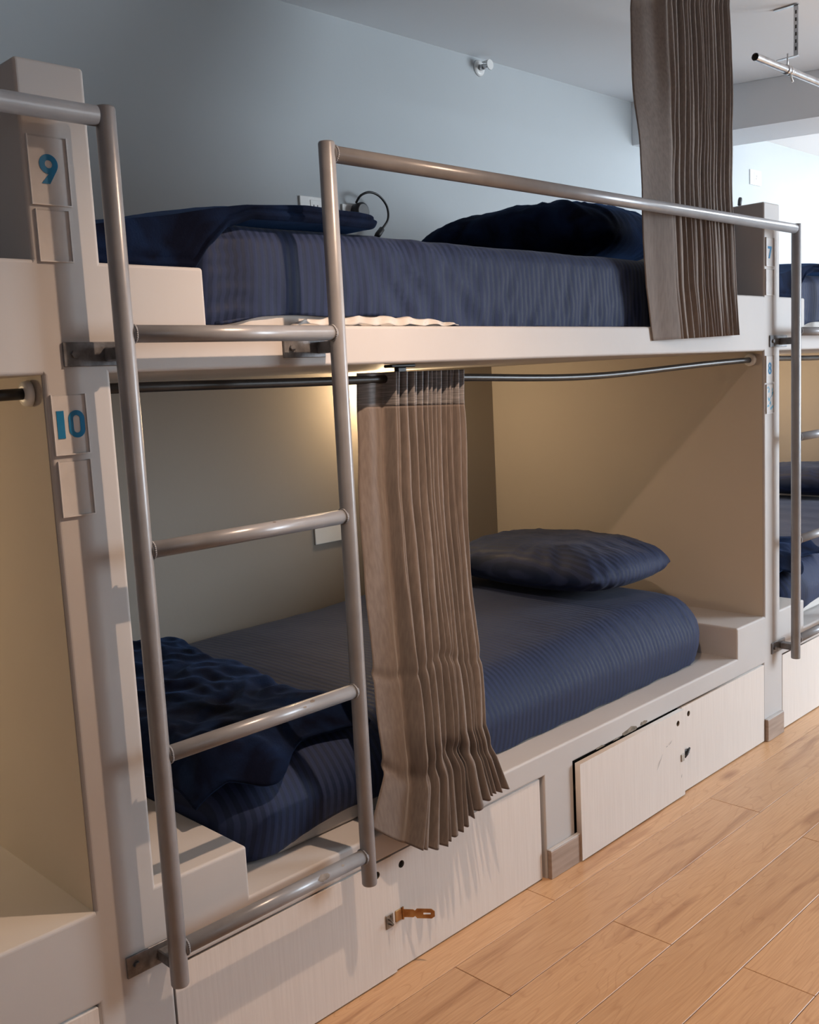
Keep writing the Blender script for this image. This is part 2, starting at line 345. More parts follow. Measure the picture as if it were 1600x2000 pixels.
def masonry(t, part):
    """One bay of plastered masonry: a stepped front outline run back to the wall, only its free edges eased."""
    X = sorted({-PT, 0, .0185, .191, 1.085, 1.21, 2.09, 2.1053, 2.2905, 2.3}); Z = sorted({0, ZD, ZL, ZS, ZSB, ZST, ZUB, ZPT, ZUB-.007, ZS-.007, ZSB+.007})
    X = [x for x in X if part or x >= 0]
    def solid(x, z):
        if x < 0: return z < ZPT
        if x < .0185 and z < ZD: return True
        if z < ZD: return 1.085 < x < 1.21 or x > 2.2905
        if z < ZL: return True
        if z < ZS: return x < .191 or x > 2.1053
        if z < ZSB: return False
        if z < ZST: return True
        if z < ZUB: return x < .191 or x > 2.09
        return False
    bm = bmesh.new(); vc = {}
    def V(x, y, z):
        k = (round(x, 5), round(y, 5), round(z, 5))
        if k not in vc: vc[k] = bm.verts.new(k)
        return vc[k]
    nx, nz2 = len(X)-1, len(Z)-1
    on = [[solid((X[i]+X[i+1])/2, (Z[j]+Z[j+1])/2) for j in range(nz2)] for i in range(nx)]
    get = lambda i, j: on[i][j] if 0 <= i < nx and 0 <= j < nz2 else False
    for i in range(nx):
        for j in range(nz2):
            if not on[i][j]: continue
            x0, x1, z0, z1 = X[i], X[i+1], Z[j], Z[j+1]
            bm.faces.new((V(x0, 0, z0), V(x1, 0, z0), V(x1, 0, z1), V(x0, 0, z1)))
            bm.faces.new((V(x0, D, z1), V(x1, D, z1), V(x1, D, z0), V(x0, D, z0)))
            if not get(i-1, j): bm.faces.new((V(x0, D, z0), V(x0, 0, z0), V(x0, 0, z1), V(x0, D, z1)))
            if not get(i+1, j): bm.faces.new((V(x1, 0, z0), V(x1, D, z0), V(x1, D, z1), V(x1, 0, z1)))
            if not get(i, j-1): bm.faces.new((V(x0, D, z0), V(x1, D, z0), V(x1, 0, z0), V(x0, 0, z0)))
            if not get(i, j+1): bm.faces.new((V(x0, 0, z1), V(x1, 0, z1), V(x1, D, z1), V(x0, D, z1)))
    bmesh.ops.recalc_face_normals(bm, faces=bm.faces)
    es = []
    for e in bm.edges:
        if len(e.link_faces) != 2: continue
        if e.calc_face_angle_signed(0) < 1.0: continue
        m = (e.verts[0].co+e.verts[1].co)/2
        if m.y > D-.01 or m.z < .001: continue
        if m.x > 2.2999 and m.y < .001 and abs(e.verts[0].co.x-e.verts[1].co.x) < 1e-5: continue
        if m.x > 2.2999 and m.y > .01 : continue
        if m.x < -PT+.0001 and m.z < ZUB and part and abs(e.verts[0].co.x-e.verts[1].co.x) < 1e-5 and m.y < .001 and not (ZS < m.z < ZSB): continue
        if m.x < -PT+.0001 and m.z < ZUB and m.y > .01: continue
        if not part and m.x < .0001: continue
        es.append(e)
    bmesh.ops.bevel(bm, geom=es, offset=.006, segments=4, affect='EDGES', profile=.5)
    o = link('masonry_frame', mesh_from(bm, 'masonry_frame'), PLASTER, t)
    return o

def berth(bx, label, part=True):
    t = thing('built_in_bunk', label, 'bunk bed', (bx, 0, 0), 'built-in double berths along the wall')
    masonry(t, part)
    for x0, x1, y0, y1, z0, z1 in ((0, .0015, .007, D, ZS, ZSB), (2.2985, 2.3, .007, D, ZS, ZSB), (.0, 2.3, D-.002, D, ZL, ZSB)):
        box('inner_panel', BERTH if x1-x0 < 1 else (PLASTER if bx > 1 else BACKP), t, x0, x1, y0, y1, z0, z1)  # far bay's back panel lighter, its stronger daylight put into the colour
    box('cupboard_shade_sheet', DARKH, t, .0205, 1.0845, .034, .04, .002, ZD-.002)  # dark sheets close behind the doors stand in for the unlit cupboard interior
    box('cupboard_shade_sheet', DARKH, t, 1.2105, 2.2895, .034, .04, .002, ZD-.002)
    # cupboard doors in the plinth, each with a finger hole
    d = []
    d.append(panel_with_hole('cupboard_door', DOORP, t, .0215, .5535, .004, .2690, .001, [(.510, .242)]))
    d.append(panel_with_hole('cupboard_door', DOORP, t, .5575, 1.074, .004, .2665, .006, [(.587, .236)]))
    d.append(panel_with_hole('cupboard_door', DOORP, t, 1.213, 1.745, .004, .2675, -.014, [(1.709, .234)]))
    d.append(panel_with_hole('cupboard_door', DOORP, t, 1.752, 2.287, .004, .2685, -.002, [(1.791, .239)]))
    return t, d
def hole_rim(door, x, z, y):
    bm = bmesh.new(); bm_tube(bm, [(x, y+.0004, z), (x, y+.0155, z)], .0084, 20, False)
    link('finger_hole', mesh_from(bm, 'finger_hole'), CHIP, door, True)
    tube('hole_shade', DARKH, door, [(x, y+.006, z), (x, y+.0065, z)], .0083, 20)  # dark disc painting the shade inside the finger hole
def rot_door(o, px, ang):
    for v in o.data.vertices:
        dx = v.co.x-px; dy = v.co.y
        v.co.x = px+dx*math.cos(ang)-dy*math.sin(ang)*0; v.co.y = dy+dx*math.sin(ang)
bay, doors = berth(0, 'white plastered built-in bunk between the 9/10 and 7/8 partitions, above four cupboard doors')
bayR, doorsR = berth(L, 'white plastered built-in bunk beyond the 7/8 partition, at the right edge')
bayL, doorsL = berth(-L, 'white plastered built-in bunk left of the 9/10 partition, cut by the left edge', part=False)
for dd in (doors, doorsR):
    rot_door(dd[2], 1.745, math.radians(.5))
for dd in (doors, doorsR, doorsL):
    hole_rim(dd[0], .510, .242, .001); hole_rim(dd[1], .587, .236, .006); hole_rim(dd[2], 1.709, .234, -.014); hole_rim(dd[3], 1.791, .239, -.002)
for dd, tt in ((doors, bay),):
    dd[2]['label'] = 'warped door standing slightly proud of the plinth'
# finger hole shade and scuff marks
for bx, nm_ in ((0, 'a'),):
    pass
baseb = [(1.088, 1.219), (2.295, 2.415)]
for k, (a, b) in enumerate(baseb):
    o = structure(box('baseboard_front', TILE, None, a, b, -.013, -.0006, 0, .074, .0015, 1))
    o['label'] = 'brown wood-look skirting tile'
    box('grout_cap', PLASTER, o, a, b, -.0125, -.0006, .0742, .0775, .001, 1)
for bx in (L,):
    o = structure(box('baseboard_front', TILE, None, 1.088+bx, 1.219+bx, -.013, -.0006, 0, .074, .0015, 1))
# chipped plaster on the plinth edge above the third door
ch = random.Random(3)
for (x, z, rx, rz) in ((1.335, .271, .022, .006), (1.475, .276, .035, .011), (1.545, .280, .018, .006), (1.41, .271, .018, .004)):
    ol = [(x+math.cos(a)*rx*(.7+.5*ch.random()), max(ZD+.0005, z+math.sin(a)*rz*(.7+.5*ch.random()))) for a in [2*PI*k/14 for k in range(14)]]
    shape2d('paint_chip', CHIP, bay, [ol], .0008, (0, -.0004, 0))
for (x, z, l, a) in ((1.60, .15, .05, .9), (1.66, .19, .02, .5), (1.72, .07, .012, 1.4), (1.64, .185, .01, .2)):
    ca, sa = math.cos(a), math.sin(a); wd = .0009
    ol = [(x-ca*l/2, z-sa*l/2), (x+sa*wd, z-ca*wd), (x+ca*l/2, z+sa*l/2), (x-sa*wd, z+ca*wd)]
    shape2d('scuff_mark', BRACK, doors[2], [ol], .0003, (0, -.0175, 0))

# hasp and staple on the first door pair, small black catch on the second pair
def hasp(door, x, z, y):
    h = box('hasp', BRASS, door, x, x+.020, y-.002, y, z-.013, z+.013, .0015, 1)
    # strap swung out from the door
    bm = bmesh.new(); ang = math.radians(-52); hx = x+.022
    ol = [(0, -.009), (.022, -.009), (.026, -.006), (.030, -.011), (.062, -.011), (.069, -.006), (.069, .006), (.062, .011), (.030, .011), (.026, .006), (.022, .009), (0, .009)]
    slot = [(.044, -.0022), (.060, -.0022), (.060, .0022), (.044, .0022)]
    s = shape2d('strap', BRASS, h, [ol, slot], .0014, (hx, y-.003, z), xdir=(math.cos(ang), math.sin(ang), 0))
    return h
hh = hasp(doors[1], .560, .126, .006)
hh['label'] = 'brass hasp with its slotted strap swung open'
bmk = bmesh.new(); bm_tube(bmk, [(.566+.016, .004, .112), (.566+.016, .004, .140)], .0025, 10)
link('hinge_pin', mesh_from(bmk, 'hinge_pin'), BRASS, hh)
st = box('staple', ZINC, doors[0], .527, .549, -.0015, .0005, .112, .144, .001, 1)
tube('staple_loop', ZINC, st, [(.535, -.001, .133), (.535, -.012, .132), (.535, -.016, .128), (.535, -.012, .124), (.535, -.001, .123)], .0016, 8)
for i in range(2):
    tube('screw', ZINC, st, [(.543, -.0016, .118+i*.019), (.543, -.003, .118+i*.019)], .0028, 10)
c1 = box('catch', ZINC, doors[2], 1.722, 1.738, -.0175, -.0135, .112, .134, .001, 1)
c2 = box('catch', BLACKP, doors[3], 1.757, 1.785, -.008, -.0025, .118, .134, .002, 1)
c2['label'] = 'black catch'
tube('catch_bolt', BLACKP, c2, [(1.748, -.013, .118), (1.765, -.012, .123), (1.781, -.010, .137)], .003, 8)
for dd in (doors[2], doors[3]): pass
# same staple on the right-hand bay door edge
hr = box('staple', ZINC, doorsR[0], .527, .549, -.0015, .0005, .112, .144, .001, 1)

# ------------------------------------------------------------------ ladder frames with guard rails
YL_ = -.055
RUNGS = (1.366, 1.021, .677, .335)
ZR = 1.690
def frame(bx, label, lower_bracket=True):
    t = thing('ladder_frame', label, 'bunk ladder', (bx, YL_, .28), 'steel ladders with guard rails')
    def P(x, y, z): return (x, y, z-.28)
    R_ = .0155
    for i, px in enumerate((.0, .440)):
        top = ZR+(R_ if i == 0 else .020)
        o = tube('post', STEEL, t, [P(px, 0, .272), P(px, 0, .2745), P(px, 0, top-.003), P(px, 0, top)], [R_-.001, R_, R_, R_-.0015], 24)
    for z in RUNGS:
        tube('rung', STEEL, t, [P(R_*.6, 0, z), P(.440-R_*.6, 0, z)], .0140, 20)
        # weld beads where the rung meets the posts
    bm = bmesh.new()
    for z in RUNGS:
        for sx, x0 in ((1, R_*.92), (-1, .440-R_*.92)):
            for k in range(30):
                a = 2*PI*k/30; rr = .0146
                bmesh.ops.create_icosphere(bm, subdivisions=1, radius=.0023, matrix=Matrix.Translation(P(x0+sx*.0006*abs(math.sin(a*2)), math.cos(a)*rr, z+math.sin(a)*rr)))
    for k in range(28):
        a = 2*PI*k/28
        bmesh.ops.create_icosphere(bm, subdivisions=1, radius=.0023, matrix=Matrix.Translation(P(.440+R_*.95, math.cos(a)*.0155, ZR+math.sin(a)*.0155)))
    link('weld_bead', mesh_from(bm, 'weld_bead'), STEEL, t, True)['kind'] = 'stuff'
    tube('guard_rail', STEEL, t, [P(.440+R_*.5, 0, ZR), P(L-R_*1.05, 0, ZR)], .0152, 24)
    def bracket(x0, x1, z, px):
        b = box('bracket', BRACK, t, x0, x1, .0505, .0545, z-.28-.019, z-.28+.019, .001, 1)
        xa, xb_ = min(px, (x0+x1)/2), max(px, (x0+x1)/2)
        box('bracket_arm', BRACK, b, px-.010, px+.016, .010, .0506, z-.28-.012, z-.28+.010, .002, 1)
        for bxx in ((x0+.018), (x1-.016)):
            tube('bolt', BRACK, b, [(bxx, .0505, z-.28), (bxx, .045, z-.28)], .0062, 6)
    bracket(-.078, .045, 1.338, 0); bracket(.352, .452, 1.343, .440)
    bracket(-.068, .030, .311, 0)
    return t
fr0 = frame(0, 'grey tube ladder and guard rail in the foreground, left of the low curtain')
fr1 = frame(L, 'grey tube ladder at the right edge, fixed to the 7/8 partition')
frL = frame(-L, 'grey guard rail of the left bunk, crossing the 9/10 partition at top left')
# worn patches on the foreground rungs
def patch(rz, x, a0, a1, w_, parent, jag=5):
    rr = .01412; rows = []
    rnd = random.Random(int(x*1000+rz*77))
    for i in range(9):
        u = i/8; h = math.sin(PI*u)**.6*(.75+.35*rnd.random()); am = (a0+a1)/2; ha = (a1-a0)/2*h
        rows.append([(x+w_*(u-.5), -math.cos(am+ha*s)*rr, rz-.28+math.sin(am+ha*s)*rr) for s in (-1, -.5, 0, .5, 1)])
    grid_mesh('worn_patch', rows and WORN and rows, WORN, parent) if False else grid_mesh('worn_patch', rows, WORN, parent)
patch(.335, .315, -.1, 1.0, .030, fr0); patch(.335, .365, .6, .9, .008, fr0); patch(.677, .318, .7, 1.15, .012, fr0); patch(.677, .296, .3, .6, .008, fr0)
patch(1.021, .26, 1.0, 1.3, .008, fr0)

# ------------------------------------------------------------------ number signs
def digit(ch):
    if ch == '9':
        a = 1.05
        o = circ(.5, .68, .335, n=40)
        body = [(.5+.335*math.cos(t), .66+.335*math.sin(t)) for t in [math.radians(v) for v in range(-22, 232, 8)]]
        ring = [(.835-.03, .52), (.47, -.0+.0), (.20, 0.0), (.46, .345)]
        # outline: outer ring, then the slanting leg cut into it
        body = [(.5+.335*math.cos(math.radians(v)), .66+.335*math.sin(math.radians(v))) for v in range(-30, 266, 8)]
        leg = [(.47, .32), (.20, 0), (.50, 0), (.775, .46)]
        return [body+leg, circ(.5, .66, .135, n=24)], 1.0
    if ch == '1': return [[(.02, 0), (.30, 0), (.30, 1), (.02, 1)]], .42
    if ch == '0':
        o = [(.35+.31*math.cos(math.radians(v)), .69+.31*math.sin(math.radians(v))) for v in range(0, 181, 10)] + [(.35+.31*math.cos(math.radians(v)), .31+.31*math.sin(math.radians(v))) for v in range(180, 361, 10)]
        i = [(.35+.13*math.cos(math.radians(v)), .69+.13*math.sin(math.radians(v))) for v in range(0, 181, 12)] + [(.35+.13*math.cos(math.radians(v)), .31+.13*math.sin(math.radians(v))) for v in range(180, 361, 12)]
        return [o, i], .72
    if ch == '7': return [[(.02, 1), (.02, .80), (.44, .80), (.12, 0), (.36, 0), (.72, .86), (.72, 1)]], .75
    if ch == '8':
        def pt(c, r, v): return (.4+r*math.cos(math.radians(v)), c+r*math.sin(math.radians(v)))
        o = [pt(.73, .27, v) for v in range(-38, 219, 8)] + [pt(.30, .30, v) for v in range(140, 401, 8)]
        return [o, circ(.4, .74, .11, n=20), circ(.4, .29, .125, n=20)], .8
def sign(label, x0, x1, z0, z1, text=None, numh=.043, group='small acrylic card holders on the partitions', scribble=False, tx=None, tz=None, clear=False):
    cx_, cz_ = (x0+x1)/2, (z0+z1)/2
    t = thing('number_sign' if text else 'card_holder', label, 'sign', (cx_, 0, cz_), group)
    a, b, c, d_ = x0-cx_, x1-cx_, z0-cz_, z1-cz_
    box('card', PAPER, t, a+.002, b-.002, -.0012, -.0004, c+.002, d_-.002)
    if text:
        wtot = sum(digit(ch)[1] for ch in text); x = -wtot*numh/2 if tx is None else tx-cx_
        zz = -numh*.45 if tz is None else tz-cz_
        for ch in text:
            ol, wd = digit(ch)
            shape2d('numeral', BLUEINK, t, ol, .0006, (x, -.0018, zz), numh); x += wd*numh
    if scribble:
        rnd = random.Random(5)
        for k in range(16):
            xx = lerp(a+.008, b-.012, rnd.random()); zz = lerp(c+.012, d_-.014, k/15); hh_ = .006+rnd.random()*.006; ww = .004+rnd.random()*.010
            o_ = shape2d('doodle', PALEINK, t, [[(xx, zz), (xx+ww, zz+.002), (xx+ww*.8, zz+hh_), (xx+ww*.2, zz+hh_*.7)]], .0005, (0, -.0016, 0))
    box('acrylic_cover', ACRYL, t, a, b, -.0040, -.0025, c, d_, .0006, 1)
    for q in ((a, a+.0016, c, d_), (b-.0016, b, c, d_), (a+.0016, b-.0016, c, c+.0018)):
        box('rim', PAPER, t, q[0], q[1], -.0042, -.0002, q[2], q[3])
    return t
sign('blue number 9 sign high on the left partition', -.104, -.040, 1.562, 1.664, '9', .044, tx=-.094, tz=1.594)
sign('blank card holder with torn tape below the number 9', -.100, -.046, 1.478, 1.556, clear=True)
sign('blue number 10 sign on the left partition, right of the curtain rod end', -.105, -.047, 1.183, 1.277, '10', .043, tx=-.0985, tz=1.209)
sign('blank card holder just below the number 10', -.103, -.048, 1.086, 1.174, clear=True)
XB = 2.3
sign('blue number 7 sign on the right partition above the platform', XB+.008, XB+.066, 1.575, 1.665, '7', .038, tx=XB+.022, tz=1.600)
sign('blank card holder between the number 7 and the ladder bracket', XB+.006, XB+.064, 1.484, 1.566, clear=True)
sign('blue number 8 sign on the right partition below the platform', XB+.006, XB+.062, 1.205, 1.292, '8', .038, tx=XB+.020, tz=1.232)
sign('card holder filled with pale blue scribbles below the number 8', XB+.008, XB+.062, 1.105, 1.200, scribble=True)

# ------------------------------------------------------------------ mattresses with fitted sheets
def rbox_grid(hx, hy, hz, r, res, fn):
    """closed rounded box; fn(p, n) -> displaced point"""
    bm = bmesh.new(); cache = {}
    def V(p):
        k = tuple(round(c, 5) for c in p)
        if k not in cache:
            q = Vector(p); c = Vector((max(-hx+r, min(hx-r, q.x)), max(-hy+r, min(hy-r, q.y)), max(-hz+r, min(hz-r, q.z))))
            dlt = q-c
            n = dlt.normalized() if dlt.length > 1e-9 else Vector((0, 0, 1))
            pos = c+n*r if dlt.length > 1e-9 else q
            cache[k] = bm.verts.new(fn(pos, n))
        return cache[k]
    def lin(h):
        n = max(2, int(round(2*(h-r)/res))); e = 5
        a = [-h + r*(i/e) for i in range(e)]; m = [-(h-r)+2*(h-r)*i/n for i in range(n+1)]
        return a + m + [-t for t in reversed(a)]
    X, Y, Z = lin(hx), lin(hy), lin(hz)
    def face(A, B, mk):
        for i in range(len(A)-1):
            for j in range(len(B)-1):
                v = [V(mk(A[i], B[j])), V(mk(A[i+1], B[j])), V(mk(A[i+1], B[j+1])), V(mk(A[i], B[j+1]))]
                if len(set(v)) == 4: bm.faces.new(v)
    for s in (-1, 1):
        face(X, Y, lambda a, b: (a, b, s*hz)); face(X, Z, lambda a, b: (a, s*hy, b)); face(Y, Z, lambda a, b: (s*hx, a, b))
    return bm
def ridge(v): return 1-abs(v)*2
def mattress(x0, x1, y0, y1, z0, z1, label, hem, wr, crown=.015, rad=.05, bulge=.012, head=0.0):
    cx_, cy_, cz_ = (x0+x1)/2, (y0+y1)/2, (z0+z1)/2; hx, hy, hz = (x1-x0)/2, (y1-y0)/2, (z1-z0)/2
    t = thing('mattress', label, 'mattress', (cx_, cy_, z0))
    def core(p, n):
        if p.z < 0:
            m2 = Vector((n.x, n.y, 0))
            if m2.length > 1e-3:
                m2.normalize(); a_, b_ = hx-.004, hy-.004; p = Vector((max(-a_+rad, min(a_-rad, p.x)), max(-b_+rad, min(b_-rad, p.y)), p.z)) + m2*rad
        return p+Vector((0, 0, hz-.003))
    bm = rbox_grid(hx-.004, hy-.004, hz-.005, rad, .08, core)
    link('mattress_core', mesh_from(bm, 'mattress_core'), MATT, t, True)
    def fn(p, n):
        X, Y, Z = p.x+cx_, p.y+cy_, p.z+cz_
        if p.z < 0:
            m2 = Vector((n.x, n.y, 0))
            if m2.length > 1e-3:
                m2.normalize(); cc = Vector((max(-hx+rad, min(hx-rad, p.x)), max(-hy+rad, min(hy-rad, p.y)), 0)); p = Vector((cc.x+m2.x*rad, cc.y+m2.y*rad, p.z)); n = m2
        q = p.copy()
        topness = max(0, n.z); side = 1-abs(n.z)
        q += n*wr(X, Y, Z, n)*1.0
        q.z += crown*max(0, 1-(p.x/hx)**2)*max(0, 1-(p.y/hy)**4)*(p.z > 0)
        q.z += head*sstep(1.15, 1.75, X)*max(0, p.z/hz)
        q += Vector((n.x, n.y, 0))*bulge*max(0, 1-((p.z)/hz)**2)*side
        h = hem(X)-z0-hz
        if q.z < h and Y < cy_+hy*.9:
            q.z = h - .0005 + (0.0 if n.z > -.5 else 0)
        return q+Vector((0, 0, hz))
    bm = rbox_grid(hx, hy, hz, rad, .013, fn)
    # open underside, and elastic hem
    dl = [f for f in bm.faces if f.calc_center_median().z < .004 or (f.normal.z < -.95)]
    o = link('fitted_sheet', mesh_from(bm, 'fitted_sheet'), SHEET, t, True)
    # elastic hem along the front
    pts = []
    n_ = 60
    for i in range(n_+1):
        X = x0+rad+(x1-x0-2*rad)*i/n_
        pts.append((X-cx_, -hy+.0015, hem(X)-z0+.0035))
    tube('elastic_hem', SHEET, o, pts, .0035, 8)
    return t
def wr_low(X, Y, Z, n):
    v = 0
    side = max(0, -n.y); top = max(0, n.z)
    v += .0022*nz(X, Y, Z, 7, 3)
    # gathers at the right front corner
    g = math.exp(-((X-1.98)/.12)**2)*math.exp(-((Z-.50)/.06)**2)
    v += .006*g*math.sin(X*150+8*nz(X, Y, Z, 6, 1))*(side+abs(n.x))
    g2 = math.exp(-((X-1.70)/.22)**2)*math.exp(-((Z-.51)/.05)**2)*side
    v += .0035*g2*math.sin((X*.9+Z*.4)*120+5*nz(X, Y, Z, 5, 2))
    v += .004*side*ridge(nz(X*.5, Y, Z*2.2, 5, 8))*sstep(1.0, 2.0, X)
    v += .002*top*ridge(nz(X, Y*.4, Z, 6, 5))
    return v
def hem_low(X): return .3355+.036*sstep(.27, .46, X)*(1-sstep(.62, 1.0, X))+.012*(1-sstep(.15, .3, X))*0 + .002*math.sin(X*40)
def wr_up(X, Y, Z, n):
    side = max(0, -n.y); top = max(0, n.z); lo = 1-sstep(1.40, 1.56, Z)
    v = .0020*nz(X, Y, Z, 8, 3)
    # pulled diagonal folds over the left half, finer gathers toward the hem
    d = math.exp(-((X-.78)/.30)**2)
    v += .0075*side*d*ridge(nz((X+(Z-1.38)*1.1)*1.0, 0, (Z-.6*X)*.35, 11, 4))
    v += .0045*side*sstep(.35, .9, X)*(1-sstep(1.5, 1.75, X))*ridge(nz(X*2.2-(Z*1.2), 0, Z*.5, 9, 6))*(.4+lo)
    v += .0016*side*lo*math.sin(X*95+6*nz(X, 0, Z, 5, 2))*(.4+.6*sstep(.3, .7, X))
    v += .0030*side*math.exp(-((X-.27)/.05)**2)*math.sin(Z*210+5*nz(X, Y, Z, 9, 1))
    return v
def hem_up(X): return 1.3862+.020*sstep(.24, .36, X)*(1-sstep(.62, .95, X)) + .0015*math.sin(X*33)
mat_low = mattress(.222, 2.045, .085, 1.120, ZL+.0005, .522, 'navy striped mattress in the lower berth, behind the low curtain', hem_low, wr_low, crown=.021, rad=.095, bulge=.018, head=.028)
mat_up = mattress(.207, 2.070, .05, 1.10, ZST+.001, 1.572, 'navy striped mattress in the upper berth, behind the guard rail', hem_up, wr_up, crown=.006, rad=.035, bulge=.006)
def copy_tree(o, parent=None):
    c = o.copy(); COL.objects.link(c)
    if parent: c.parent = parent
    for ch_ in list(o.children): copy_tree(ch_, c)
    return c
def dup(o, dx, label, dy=0, dz=0):
    c = copy_tree(o); c.location = o.location + Vector((dx, dy, dz)); c['label'] = label; return c
dup(mat_low, L, 'navy mattress low at the right edge, behind the far ladder')
dup(mat_up, L, 'navy mattress high at the right edge, beyond the number 7 partition')

# crumpled waterproof cover peeking out under the upper sheet
rows = []
for i in range(60):
    u = i/59; X = .40+.47*u; row = []
    for j in range(5):
        v = j/4
        row.append((X-.635, -.012-.010*v+.004*math.sin(X*130+v*2)+.004*nz(X, v, 0, 20, 2), .004+.017*(1-v)*math.sin(PI*min(1, u*1.02))**.5+.002*math.sin(X*90)))
    rows.append(row)
t_ = thing('mattress_protector', 'crumpled white mattress protector under the upper navy sheet, above the low curtain', 'bedding', (.635, .045, ZST))
grid_mesh('skirt', rows, MATT, t_, thick=.0012)

# ------------------------------------------------------------------ pillows
def pillow(name, label, loc, lx, ly, h, mat, rotz=0, tilt=0, seed=1, crease=.006, parent=None):
    t = thing(name, label, 'pillow', loc); t.rotation_euler = (tilt, 0, rotz)
    n = 56
    def surf(s):
        rows = []
        for i in range(n+1):
            row = []
            for j in range(n+1):
                u = -1+2*i/n; v = -1+2*j/n
                u = math.sin(u*PI/2); v = math.sin(v*PI/2)
                ex = 1-.10*abs(v)**4*abs(u)+.02*math.sin(v*5+seed); ey = 1-.08*abs(u)**4*abs(v)+.02*math.sin(u*4+seed)
                th = (max(0, 1-abs(u)**2.8)**.46)*(max(0, 1-abs(v)**2.8)**.46)
                x, y = u*lx/2*ex, v*ly/2*ey
                rad = math.hypot(u, v); ang = math.atan2(v, u)
                w_ = crease*1.3*ridge(nz(ang*3.2, rad*.7, s*3, 1.5, seed))*th*sstep(.3, 1, rad) + crease*1.1*nz(x, y, s, 8, seed+3)*th + crease*.35*ridge(nz(x*1.5, y*.7, s, 26, seed+9))*th
                edge = .003*math.sin(ang*38+seed)*sstep(.8, 1.2, rad)
                z = s*h/2*th*(1.0 if s > 0 else .72) + (w_*s if s > 0 else 0) + edge
                row.append((x, y, z+h*.36))
            rows.append(row)
        return rows
    A, B = surf(1), surf(-1)
    vs = [p for r in A for p in r]; m_ = n+1; fs = []
    for i in range(n):
        for j in range(n): fs.append((i*m_+j, (i+1)*m_+j, (i+1)*m_+j+1, i*m_+j+1))
    k = len(vs); idx = {}
    for i in range(m_):
        for j in range(m_):
            if i in (0, n) or j in (0, n): idx[(i, j)] = i*m_+j
            else: idx[(i, j)] = len(vs); vs.append(B[i][j])
    for i in range(n):
        for j in range(n): fs.append((idx[(i, j)], idx[(i, j+1)], idx[(i+1, j+1)], idx[(i+1, j)]))
    me = bpy.data.meshes.new('pillowcase'); me.from_pydata(vs, [], fs); me.update()
    link('pillowcase', me, mat, t, True)
    return t
    pts = [A[i][0] for i in range(m_)] + [A[n][j] for j in range(1, m_)] + [A[i][n] for i in range(n-1, -1, -1)] + [A[0][j] for j in range(n-1, 0, -1)]
    tube('piping', mat, t, pts+[pts[0], pts[1]], .0028, 6, False)
    return t
pl_low = pillow('pillow', 'navy striped pillow on the lower mattress, right of the low curtain', (1.885, .545, .567), .48, .68, .185, SHEET, rotz=-.03, seed=2, crease=.009)
pl_up = pillow('pillow', 'dark navy plush pillow on the upper mattress, left of the tall curtain', (1.85, .56, 1.583), .50, .72, .245, VELVET, rotz=.12, seed=5, crease=.012)
dup(pl_low, L+.13, 'navy pillow in the far lower berth, behind the far ladder', dy=.2)

# ------------------------------------------------------------------ blankets
def blanket_low():
    t = thing('blanket', 'crumpled navy fleece blanket over the foot of the lower mattress, behind the ladder', 'blanket', (.42, .55, .55))
    rows = []
    nu, nv = 90, 150
    for i in range(nu+1):
        a = i/nu; row = []
        for j in range(nv+1):
            b = j/nv
            v = lerp(-.20, 1.02, b)     # arc length measured inward from the front edge of the mattress
            xr = .60+.07*sstep(.2, 1, b)+.020*math.sin(b*17)+.025*nz(0, b, 0, 9, 2)
            xl = .165+.015*math.sin(b*11)
            # front corner droops only around x = .30
            X = lerp(xl, xr, a)
            tip = math.exp(-((X-.31)/.085)**2)
            vmin = .085-.068*(tip if X > .31 else math.exp(-((X-.31)/.10)**2))-.03*sstep(.42, .6, X)
            v = max(v, 0)*1.0 if False else lerp(vmin, 1.0, b)
            zt = .522+.020*max(0, 1-((v-.5)/.53)**4)*max(0, 1-((X-1.14)/.95)**2)
            r_ = .05
            y0 = .072
            if v > 0: y, z, ny, nzv = y0+r_*0+v, zt, 0, 1
            if v < r_*PI/2:
                th = max(0, min(PI/2, (r_*PI/2-v)/r_)) if v > 0 else PI/2
                # quarter turn over the edge
                cyc, czc = y0+r_, zt-r_
                y = cyc-r_*math.sin(th); z = czc+r_*math.cos(th); ny, nzv = -math.sin(th), math.cos(th)
                if v <= 0: y = cyc-r_; z = czc+v; ny, nzv = -1, 0
            if v >= r_*PI/2: y = y0+r_+(v-r_*PI/2)
            # left end turns down toward the corner block
            if X < .225: z -= .9*(.225-X)*sstep(0, .3, v+.2)
            edge = sstep(0, .10, a)*sstep(0, .10, 1-a)*sstep(0, .06, b)*sstep(0, .05, 1-b)
            f = .020+ .030*sstep(.35, .9, b)*(1-sstep(.55, .95, a))
            cr_ = f + .012*ridge(nz(X*1.6+.5*y+.25*nz(X, y, 0, 4, 1), y*.8-X*.9, 0, 3.1, 7)) + .011*ridge(nz(X*1.3-.6*y+.2*nz(X, y, 0, 5, 6), y+X, 0, 7, 3)) + .006*nz(X, y, 0, 24, 9)
            cr_ = .012+max(.0, cr_)*(.35+.65*edge)
            if v < .04: cr_ = lerp(.012+cr_*.55+.006*math.sin(X*47+3*nz(X, 0, 0, 9, 1)), cr_, sstep(-.02, .04, v))
            # rolled hems
            p = Vector((X, y+ny*cr_, z+nzv*cr_))
            p.x += .010*nz(X, y, z, 8, 4)
            # tucked rim: outer edges bend down to touch the sheet
            rim = min(1, min(a, 1-a)*12, b*14+.0, (1-b)*14)
            p -= Vector((0, ny, nzv))*(1-sstep(0, 1, rim))*cr_*.55
            row.append((p.x-.42, p.y-.55, p.z-.55))
        rows.append(row)
    grid_mesh('fleece', rows, VELVET, t, thick=.009)
    return t
bl_low = blanket_low()
dup(bl_low, L, 'navy fleece blanket in the far lower berth, behind the far ladder')

